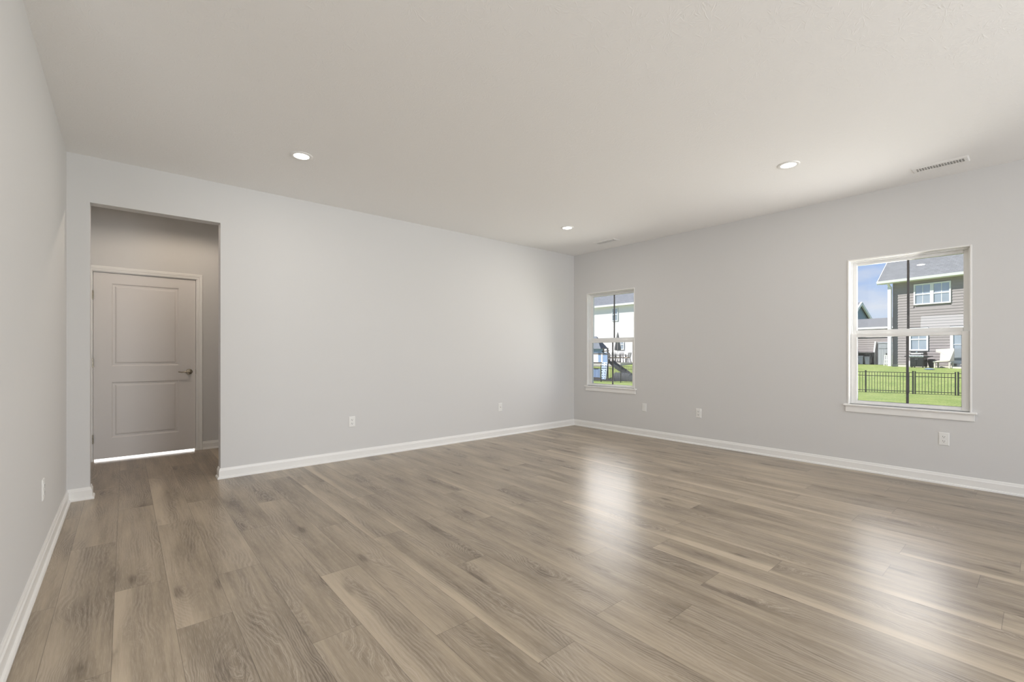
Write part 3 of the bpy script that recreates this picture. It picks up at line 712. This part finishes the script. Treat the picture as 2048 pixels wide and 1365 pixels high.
dw.box(3.80, -0.04, 0.7, 3.92, 0.01, 2.65); dw.box(3.45, -0.03, 0.7, 3.475, 0.01, 2.65); dw.box(3.06, -0.03, 1.66, 4.6, 0.01, 1.69)
dd = dw.build('patio_door', 'white', hs); g = MB(); g.box(3.05, -0.004, 0.7, 4.62, 0.03, 2.65); g.build('pane', 'dark_glass', dd)
# lower wing set back on the left
wy = 4.77
b = MB(); house_front(b, -11.0, -0.02, 0.28, 3.05, wy); b.box(-11.0, wy + 0.03, -0.2, -0.02, wy + 4.0, 3.05); b.build('wing_wall', 'siding', hs)
b = MB(); p = [(-11.2, wy - 0.4, 3.12), (-0.02, wy - 0.4, 3.12), (-0.02, wy + 2.2, 3.98), (-11.2, wy + 2.2, 3.98)]
b.quad(*p, uv=(p[0], (1, 0, 0), Vector((0, 2.6, 0.86)).normalized())); b.quad(*[(x, y, z - 0.1) for x, y, z in p]); b.quad(p[0], p[1], (p[1][0], p[1][1], 3.02), (p[0][0], p[0][1], 3.02)); b.quad(p[3], p[2], (-0.02, wy + 4.2, 3.1), (-11.2, wy + 4.2, 3.1)); b.build('wing_roof', 'shingle', hs)
b = MB(); b.box(-11.2, wy - 0.52, 3.0, -0.02, wy - 0.40, 3.14); b.build('wing_gutter', 'white', hs)
b = MB(); b.bar((-3.10, wy - 0.12, 2.05), (-3.19, wy - 0.12, 1.2), 0.09); b.bar((-3.19, wy - 0.12, 1.22), (-3.19, wy - 0.12, 0.28), 0.09); b.build('wing_downspout', 'white', hs)
def at_house(x, y, z=None):
    c, s_ = math.cos(HA), math.sin(HA); p = Vector((HP.x + c * x - s_ * y, HP.y + s_ * x + c * y, 0)); p.z = ground(p.x, p.y) if z is None else z; return p
# things along the taupe house
sh = thing('storage_cabinet', at_house(-2.10, wy - 0.55, 0.25), 'tall blue-grey plastic storage cabinet against the low wing', 'cabinet', HA)
b = MB(); b.box(-0.54, -0.22, 0, 0.54, 0.3, 1.64); b.prism([(-0.57, -0.27, 1.64), (-0.57, 0.34, 1.64), (-0.57, 0.34, 1.68), (-0.57, -0.05, 1.74), (-0.57, -0.27, 1.70)], (1.14, 0, 0)); b.build('cabinet_body', 'greyblue', sh)
for s in (-1, 1):
    b = MB(); x0, x1 = (-0.51, -0.006) if s < 0 else (0.006, 0.51)
    b.box(x0, -0.25, 0.05, x1, -0.22, 1.22); b.box(x0, -0.25, 1.26, x1, -0.22, 1.60)
    for k in range(1, 3): xx = x0 + (x1 - x0) * k / 3; b.box(xx - 0.008, -0.256, 0.08, xx + 0.008, -0.25, 1.20); b.box(xx - 0.03, -0.256, 1.36, xx + 0.03, -0.25, 1.50)
    d_ = b.build('cabinet_door', 'greyblue', sh); h_ = MB(); h_.box(-0.03 * 1 if s < 0 else 0.02, -0.275, 0.75, -0.02 if s < 0 else 0.03, -0.25, 0.9); h_.build('door_handle', 'black_metal', d_)
def bin_(x, y, label, s=1.0):
    r = thing('wheelie_bin', at_house(x, y, 0.27), label, 'bin', HA, 'dark bins under the table'); 
    b = MB(); p = lambda w, dpt, z: [(-w, -dpt, z), (w, -dpt, z), (w, dpt, z), (-w, dpt, z)]
    a, c = p(0.14 * s, 0.15 * s, 0.03), p(0.19 * s, 0.2 * s, 0.62 * s)
    for k in range(4): q = (k + 1) % 4; b.quad(a[k], a[q], c[q], c[k])
    b.quad(*a); b.quad(*c); b.build('bin_body', 'bin', r)
    b = MB(); b.box(-0.21 * s, -0.22 * s, 0.62 * s, 0.21 * s, 0.22 * s, 0.67 * s); b.bar((-0.18 * s, 0.25 * s, 0.63 * s), (0.18 * s, 0.25 * s, 0.63 * s), 0.035); b.build('lid', 'bin', r, bevel=0.01)
    for k in (-1, 1): b = MB(); b.tube([(k * 0.15 * s, 0.16 * s, 0.07), (k * 0.19 * s, 0.16 * s, 0.07)], 0.07, 12); b.build('wheel', 'black_metal', r)
bin_(-4.45, wy - 0.5, 'dark plastic bin under the table, farthest from the storage cabinet'); bin_(-3.86, wy - 0.5, 'dark plastic bin under the middle of the black table'); bin_(-3.44, wy - 0.45, 'dark plastic bin under the table end nearest the white downspout', 0.92)
tb = thing('work_table', at_house(-3.86, wy - 0.42, 0.27), 'long black table against the low wing with bins beneath', 'table', HA)
b = MB(); b.box(-1.0, -0.32, 0.86, 0.70, 0.30, 0.95); b.build('tabletop', 'black', tb)
b = MB(); b.box(-1.0, 0.26, 0.0, 0.70, 0.30, 0.86); b.build('back_panel', 'black', tb)
for x in (-0.97, 0.67):
    for y in (-0.29, 0.24): MB().box(x - 0.025, y - 0.025, -0.05, x + 0.025, y + 0.025, 0.86).build('leg', 'black_metal', tb)
sb = thing('plastic_stand', at_house(-1.05, 1.9, None), 'small white plastic stand beside the corner downspout', 'stand', HA)
b = MB()
for x in (-0.2, 0.2):
    for y in (-0.15, 0.15): b.bar((x, y, 0), (x * 0.85, y * 0.85, 0.74), 0.04)
b.build('frame', 'white', sb)
for z in (0.16, 0.40, 0.72): MB().box(-0.2, -0.17, z, 0.2, 0.17, z + 0.03).build('shelf', 'white', sb)
gx, gy = 1.78, -1.0
gp = at_house(gx, gy); gp.z -= 0.02
gr = thing('barbecue_grill', gp, 'black gas barbecue grill with side shelves and chrome knobs', 'grill', HA)
b = MB(); b.box(-0.33, -0.26, 0.08, 0.33, 0.26, 0.66); b.build('cabinet', 'black', gr, bevel=0.01)
for s in (-1, 1):
    b = MB(); b.box(min(s * 0.005, s * 0.31), -0.275, 0.12, max(s * 0.005, s * 0.31), -0.26, 0.62); d_ = b.build('door', 'black', gr, bevel=0.006); MB().bar((s * 0.04, -0.295, 0.5), (s * 0.04, -0.295, 0.58), 0.015).build('handle', 'chrome', d_)
b = MB(); b.box(-0.36, -0.30, 0.66, 0.36, 0.27, 0.78); b.build('control_panel', 'chrome', gr, bevel=0.01)
for x in (-0.24, -0.08, 0.08, 0.24): MB().lathe([(0, -0.30), (0.032, -0.30), (0.026, -0.335), (0, -0.338)], 14, (x, 0, 0.72), 'y').build('knob', 'chrome', gr, smooth=True)
b = MB(); pts = [(-0.33, -0.27, 0.78)] + [(-0.33, -0.27 * math.cos(a), 0.80 + 0.25 * math.sin(a)) for a in [k * PI / 12 for k in range(0, 13)]] + [(-0.33, 0.27, 0.78)]
b.prism(pts, (0.66, 0, 0)); hd = b.build('hood', 'black', gr, bevel=0.01)
b = MB(); b.tube([(-0.24, -0.25, 0.86), (-0.23, -0.31, 0.87), (0.23, -0.31, 0.87), (0.24, -0.25, 0.86)], 0.014, 8); b.build('hood_handle', 'chrome', hd, smooth=True)
MB().lathe([(0, 0), (0.05, 0), (0.05, -0.012), (0, -0.015)], 20, (0, -0.235, 0.96), 'y').build('thermometer', 'chrome', hd, smooth=True)
for s in (-1, 1):
    b = MB(); b.prism([(s * 0.33, -0.24, 0.74), (s * 0.62, -0.24, 0.735), (s * 0.62, -0.24, 0.70), (s * 0.33, -0.24, 0.62)], (0, 0.46, 0)); b.build('side_shelf', 'black_metal', gr)
for x in (-0.28, 0.28):
    for y in (-0.2, 0.2): MB().tube([(x - 0.02, y, 0.04), (x + 0.02, y, 0.04)], 0.042, 12).build('wheel', 'black_metal', gr)
wj = thing('propane_tank', at_house(1.27, -0.75), 'small white gas tank on the grass at the left of the grill', 'gas tank', HA)
MB().lathe([(0, 0.0), (0.12, 0.0), (0.135, 0.03), (0.15, 0.08), (0.15, 0.24), (0.13, 0.30), (0.06, 0.335), (0, 0.34)], 24).build('tank_body', 'white', wj, smooth=True)
MB().lathe([(0.085, 0.30), (0.09, 0.30), (0.09, 0.40), (0.085, 0.40)], 20).build('collar', 'white', wj, smooth=True)
MB().lathe([(0, 0.33), (0.025, 0.33), (0.025, 0.38), (0.045, 0.385), (0.045, 0.40), (0, 0.40)], 12).build('valve', 'chrome', wj)
bx = thing('deck_box', at_house(2.84, -0.75), 'open beige resin deck box tipped against the patio door steps', 'box', HA)
b = MB(); b.prism([(-0.36, -0.28, 0.33), (0.42, -0.28, 0.42), (0.42, -0.28, 0.49), (-0.36, -0.28, 0.41)], (0, 0.56, 0)); b.build('box_base', 'beige', bx)
b = MB(); b.prism([(-0.22, 0.20, 0.40), (0.42, 0.20, 0.48), (0.40, 0.30, 1.18), (-0.44, 0.30, 1.13), (-0.44, 0.29, 0.95), (-0.22, 0.28, 0.90)], (0, 0.06, 0)); b.build('lid', 'beige', bx)
b = MB(); b.prism([(0.38, -0.28, 0.47), (0.38, 0.24, 0.49), (0.38, 0.28, 1.10)], (0.04, 0, 0)); b.build('side_panel', 'beige', bx)
for x in (-0.3, 0.38):
    for y in (-0.22, 0.22): MB().box(x - 0.03, y - 0.03, -0.05, x + 0.03, y + 0.03, 0.36).build('leg', 'beige', bx)
pt = thing('plant_pot', at_house(2.22, -0.5), 'dark round plant pot between the grill and the deck box', 'pot', HA)
MB().lathe([(0, 0.0), (0.11, 0.0), (0.20, 0.40), (0.23, 0.40), (0.23, 0.46), (0.19, 0.46), (0.18, 0.40), (0, 0.40)], 20).build('pot_body', 'wood_ext', pt, smooth=True)
MB().box(-0.15, -0.06, 0.40, 0.14, 0.10, 0.52).build('soil', 'mulch', pt)
stp = thing('patio_steps', at_house(3.7, -0.80, 0), 'low concrete step below the patio door', 'step', HA)
b = MB(); b.box(-0.35, -0.15, 0, 1.1, 0.70, 0.36); b.box(-0.3, 0.25, 0.3, 1.1, 0.70, 0.52); b.build('step_block', 'concrete', stp)
cl = at_house(2.75, -2.2)
def clothmesh():
    b = MB(); n = 9; h = lambda i, j: 0.012 + 0.05 * abs(math.sin(i * 1.3 + j * 0.7)) * math.sin(PI * i / n) * math.sin(PI * j / n)
    pts = [[(-0.24 + 0.48 * i / n, -0.13 + 0.26 * j / n, h(i, j) + 0.02) for j in range(n + 1)] for i in range(n + 1)]
    for i in range(n):
        for j in range(n): b.quad(pts[i][j], pts[i + 1][j], pts[i + 1][j + 1], pts[i][j + 1]); q = lambda p: (p[0], p[1], p[2] - 0.03); b.quad(q(pts[i][j]), q(pts[i + 1][j]), q(pts[i + 1][j + 1]), q(pts[i][j + 1]))
    return b
o = clothmesh().build('towel', 'bluecloth'); o.location = cl; o.rotation_euler = (0, 0.0, HA); tag(o, 'crumpled blue and white towel lying on the grass before the deck box', 'towel')

# ---- white house beyond the play set
wh = thing('house', (36.0, 27.0, 0), 'white sided two-storey house with slate roof seen through the corner window', 'house', -PI / 2)
WE = 5.66
b = MB(); house_front(b, -8.0, 10.0, 0.30, WE, 0.0, lap=0.13, t=0.007, holes=((-0.25, 0.50, 4.22, 5.52), (0.32, 1.22, 1.44, 2.55)))
b.box(-8.0, 0.03, -0.2, 10.0, 9.0, WE); b.build('wall', 'white_siding', wh)
for x in (-8.0, 9.9): b = MB(); b.prism([(x, 0.03, WE), (x, 8.97, WE), (x, 4.5, WE + 3.9)], (0.1, 0, 0)); b.build('gable', 'white_siding', wh)
gable_roof(wh, -8.4, 10.4, -0.24, 9.24, WE + 0.14, WE + 4.2, 'shingle_b')
b = MB(); b.box(-8.4, -0.24, WE, 10.4, 0.02, WE + 0.02); b.box(-8.42, -0.36, WE + 0.02, 10.42, -0.24, WE + 0.19); b.build('gutter', 'white', wh)
house_window(wh, -0.22, 0.47, 4.24, 5.50, -0.01, 0.07, None, False)
house_window(wh, 0.35, 1.18, 1.48, 2.50, -0.01, 0.07, None, True)
b = MB(); b.box(-8.0, -2.6, -0.6, 2.62, 0.0, 0.30); pa = b.build('patio', 'concrete'); pa.location = (36.0, 27.0, 0); pa.rotation_euler = (0, 0, -PI / 2); struct(pa, 'raised concrete patio behind the white house', 'patio')
# ---- patio furniture: local frame x to the right, y away
DT = (34.6, 25.55, 0.30)
t_ = thing('patio_table', DT, 'dark outdoor dining table under the closed umbrella', 'table', -PI / 2)
b = MB(); b.box(-0.66, -0.45, 0.70, 0.66, 0.45, 0.74)
b.build('tabletop', 'wicker', t_)
for x in (-0.60, 0.60):
    for y in (-0.39, 0.39): MB().box(x - 0.03, y - 0.03, 0, x + 0.03, y + 0.03, 0.70).build('leg', 'wicker', t_)
um = thing('patio_umbrella', (34.6, 25.55, 0.30), 'closed grey patio umbrella standing through the dining table', 'umbrella', -PI / 2)
MB().lathe([(0, 0.0), (0.24, 0.0), (0.24, 0.05), (0.05, 0.09), (0.04, 0.3), (0, 0.3)], 20).build('base', 'wicker', um)
MB().tube([(0, 0, 0.1), (0, 0, 2.82)], 0.02, 8).build('pole', 'chrome', um)
b = MB(); N = 20; k0 = 0
prof = [(0.03, 2.76), (0.08, 2.60), (0.12, 2.25), (0.16, 1.85), (0.22, 1.42), (0.245, 1.18), (0.20, 1.10)]
for r_, z in prof:
    for j in range(N): a = 2 * PI * j / N; rr = r_ * (1 + (0.32 if j % 2 else -0.18) * min(1, (2.8 - z))); b.v.append((rr * math.cos(a), rr * math.sin(a), z))
for i in range(len(prof) - 1):
    for j in range(N): a = i * N; b.f.append((a + j, a + (j + 1) % N, a + N + (j + 1) % N, a + N + j))
b.f.append(tuple(range(N))); b.f.append(tuple((len(prof) - 1) * N + j for j in range(N)))
b.build('canopy', 'canvas', um)
def chair(x, y, rz, label):
    r = thing('patio_chair', (DT[0], DT[1], DT[2]), label, 'chair', -PI / 2 + rz, 'chairs around the patio table')
    c, s_ = math.cos(-PI / 2), math.sin(-PI / 2); r.location = (DT[0] + c * x - s_ * y, DT[1] + s_ * x + c * y, DT[2])
    MB().box(-0.24, -0.24, 0.38, 0.24, 0.24, 0.42).build('seat', 'wicker', r)
    MB().box(-0.21, -0.21, 0.42, 0.21, 0.20, 0.48).build('cushion', 'tan', r)
    b = MB(); b.bar((-0.22, 0.24, 0.42), (-0.22, 0.36, 0.88), 0.035); b.bar((0.22, 0.24, 0.42), (0.22, 0.36, 0.88), 0.035); b.bar((-0.22, 0.36, 0.88), (0.22, 0.36, 0.88), 0.035)
    for i in range(4): q = -0.22 + 0.44 * i / 4; b.bar((q, 0.25, 0.46), (q + 0.11, 0.355, 0.86), 0.02); b.bar((q + 0.11, 0.25, 0.46), (q, 0.355, 0.86), 0.02)
    b.build('backrest', 'wicker', r)
    for sx in (-1, 1):
        MB().bar((sx * 0.24, -0.20, 0.62), (sx * 0.24, 0.30, 0.64), 0.035).build('armrest', 'wicker', r)
        MB().bar((sx * 0.24, -0.22, 0), (sx * 0.24, -0.20, 0.62), 0.035).build('leg', 'wicker', r)
        MB().bar((sx * 0.24, 0.34, 0), (sx * 0.23, 0.22, 0.42), 0.035).build('leg', 'wicker', r)
    return r
chair(-1.08, 0.0, PI / 2, 'woven patio chair at the table end nearest the play set')
chair(0.98, 0.0, -PI / 2, 'woven patio chair at the table end farthest from the play set')
chair(-0.32, -0.72, PI, 'woven patio chair backed to the lawn on the play set side')
chair(0.38, -0.72, PI, 'woven patio chair backed to the lawn beneath the ground floor window')
chair(-0.35, 0.72, 0, 'woven patio chair against the white house behind the umbrella')

# ---- play set behind the fence
PS = (31.0, 24.7, -1.06)
ps = thing('play_set', PS, 'blue wooden play tower with roof, climbing wall and slide', 'play set', -PI / 2)
dz = 1.42                                               # deck height
for x in (-1.35, 0.30):
    for y in (0.05, 0.62): MB().box(x - 0.05, y - 0.05, 0, x + 0.05, y + 0.05, dz + 1.25).build('post', 'wood_ext', ps)
MB().box(-1.40, 0.0, dz - 0.10, 0.80, 0.68, dz).build('deck', 'wood_ext', ps)
b = MB(); p = [(-1.75, -0.25, 2.58), (0.26, -0.25, 2.58), (0.26, 0.80, 2.58), (-1.75, 0.80, 2.58)]; q = [(-0.95, 0.27, 3.68), (-0.62, 0.27, 3.68)]
b.quad(p[0], p[1], q[1], q[0]); b.poly([p[1], p[2], q[1]]); b.quad(p[2], p[3], q[0], q[1]); b.poly([p[3], p[0], q[0]]); b.quad(*p); b.build('roof', 'navy', ps)
b = MB(); b.box(-1.36, -0.01, 2.22, 0.26, 0.02, 2.58); b.build('gable_board', 'lightblue', ps)
MB().box(-1.42, -0.04, 2.10, 0.95, 0.03, 2.20).build('beam', 'wood_ext', ps)
MB().bar((0.22, -0.02, 2.34), (0.92, -0.02, 2.42), 0.10, 0.08).build('beam', 'wood_ext', ps)
for x0, n in ((-0.22, 2), (0.30, 3)):
    b = MB()
    for i in range(n): b.box(x0 + i * 0.16, -0.015, dz + 0.02, x0 + i * 0.16 + 0.145, 0.012, 2.26)
    b.build('side_panel', 'lightblue', ps)
MB().box(0.78, -0.03, dz - 0.1, 0.86, 0.05, 2.34).build('post', 'wood_ext', ps)
b = MB()
for i in range(10): b.box(-1.35 + i * 0.135, 0.0, 0.10, -1.35 + i * 0.135 + 0.12, 0.03, 0.86)
b.build('lower_panel', 'lightblue', ps)
MB().box(-1.42, -0.02, 0.0, 0.35, 0.06, 0.12).build('beam', 'wood_ext', ps)
MB().box(-1.42, -0.02, 0.84, -0.25, 0.06, 0.92).build('beam', 'wood_ext', ps)
# climbing wall leaning out to the right and towards us
c0, c1 = Vector((0.24, -0.05, dz + 0.03)), Vector((0.70, -0.85, 0.06))
b = MB(); wd = Vector((0.56, 0, 0))
for i in range(4):
    a = wd * (i / 4.0); e = wd * ((i + 0.93) / 4.0); nrm = Vector((0.0, 0.04, -0.02))
    b.prism([c0 + a, c0 + e, c1 + e, c1 + a], nrm)
cw = b.build('climbing_wall', 'lightblue', ps)
rr_ = random.Random(3)
for i in range(7):
    for s in (0.22, 0.74):
        t = (i + 0.5) / 7; pnt = c0.lerp(c1, t) + wd * (s + rr_.uniform(-0.1, 0.1)); MB().lathe([(0, 0), (0.045, 0), (0.035, -0.04), (0, -0.05)], 8, pnt, 'y').build('climbing_hold', 'navy', cw)
# wave slide to the right
b = MB(); path = []
for k in range(15):
    t = k / 14; x = 0.75 + 2.6 * t; z = dz * (1 - t) ** 1.5 + 0.24 * math.sin(t * PI * 1.15) * t + 0.10 + (0.12 if t > 0.9 else 0); path.append(Vector((x, 0.45, z)))
for a, e in zip(path, path[1:]):
    for s0, s1, h0, h1 in ((-0.28, -0.22, 0.20, 0.0), (-0.22, 0.22, 0.0, 0.0), (0.22, 0.28, 0.0, 0.20)):
        b.quad(a + Vector((0, s0, h0)), e + Vector((0, s0, h0)), e + Vector((0, s1, h1)), a + Vector((0, s1, h1)))
    b.quad(a + Vector((0, -0.28, 0.20)), e + Vector((0, -0.28, 0.20)), e + Vector((0, -0.28, -0.12)), a + Vector((0, -0.28, -0.12)))
    b.quad(a + Vector((0, 0.28, 0.20)), e + Vector((0, 0.28, 0.20)), e + Vector((0, 0.28, -0.12)), a + Vector((0, 0.28, -0.12)))
b.build('slide', 'slide', ps)
tn = thing('play_tunnel', (30.6, 21.9, -1.06), 'low dark ribbed tunnel at the foot of the slide', 'tunnel', -PI / 2)
b = MB(); NS = 14
for i in range(NS + 1):
    x = -0.95 + 1.9 * i / NS; rad = 0.50 * math.sqrt(max(0.02, 1 - (max(0, x) / 1.05) ** 2)) + (0.025 if i % 2 else 0)
    for j in range(11): a = PI * j / 10; b.v.append((x, -0.35 * math.cos(a), rad * 1.25 * math.sin(a)))
for i in range(NS):
    for j in range(10): a = i * 11 + j; b.f.append((a, a + 1, a + 12, a + 11))
b.build('tunnel_shell', 'slide', tn)
def bed():
    b = MB(); b.box(29.3, 19.0, -1.22, 32.45, 28.5, -1.062); return b.build('mulch_bed', 'mulch')
tag(bed(), 'dark mulch bed spread under the play set', 'mulch', kind='stuff')

# ---- blue gabled house far behind
bh = thing('house', (73.8, 15.9, 0), 'distant blue gabled house rising behind the low wing', 'house', math.radians(-16))
b = MB(); b.box(-3.0, 0, 0, 3.0, 10, 4.8); b.prism([(-3.0, 0, 4.8), (3.0, 0, 4.8), (0, 0, 7.6)], (0, 10, 0)); b.build('wall', 'blue_siding', bh)
for k in (-1, 1): b = MB(); b.bar((k * -0.05, -0.3, 7.75), (k * 3.5, -0.3, 4.45), 0.2, 0.3); b.build('rake_board', 'white', bh)
b = MB()
for k in (-1, 1): p = [(0, -0.35, 7.85), (0, 10.3, 7.85), (k * 3.5, 10.3, 4.55), (k * 3.5, -0.35, 4.55)]; b.quad(*p, uv=(p[0], (0, 1, 0), Vector((k * 3.5, 0, -3.3)).normalized()))
b.build('roof', 'shingle_b', bh)
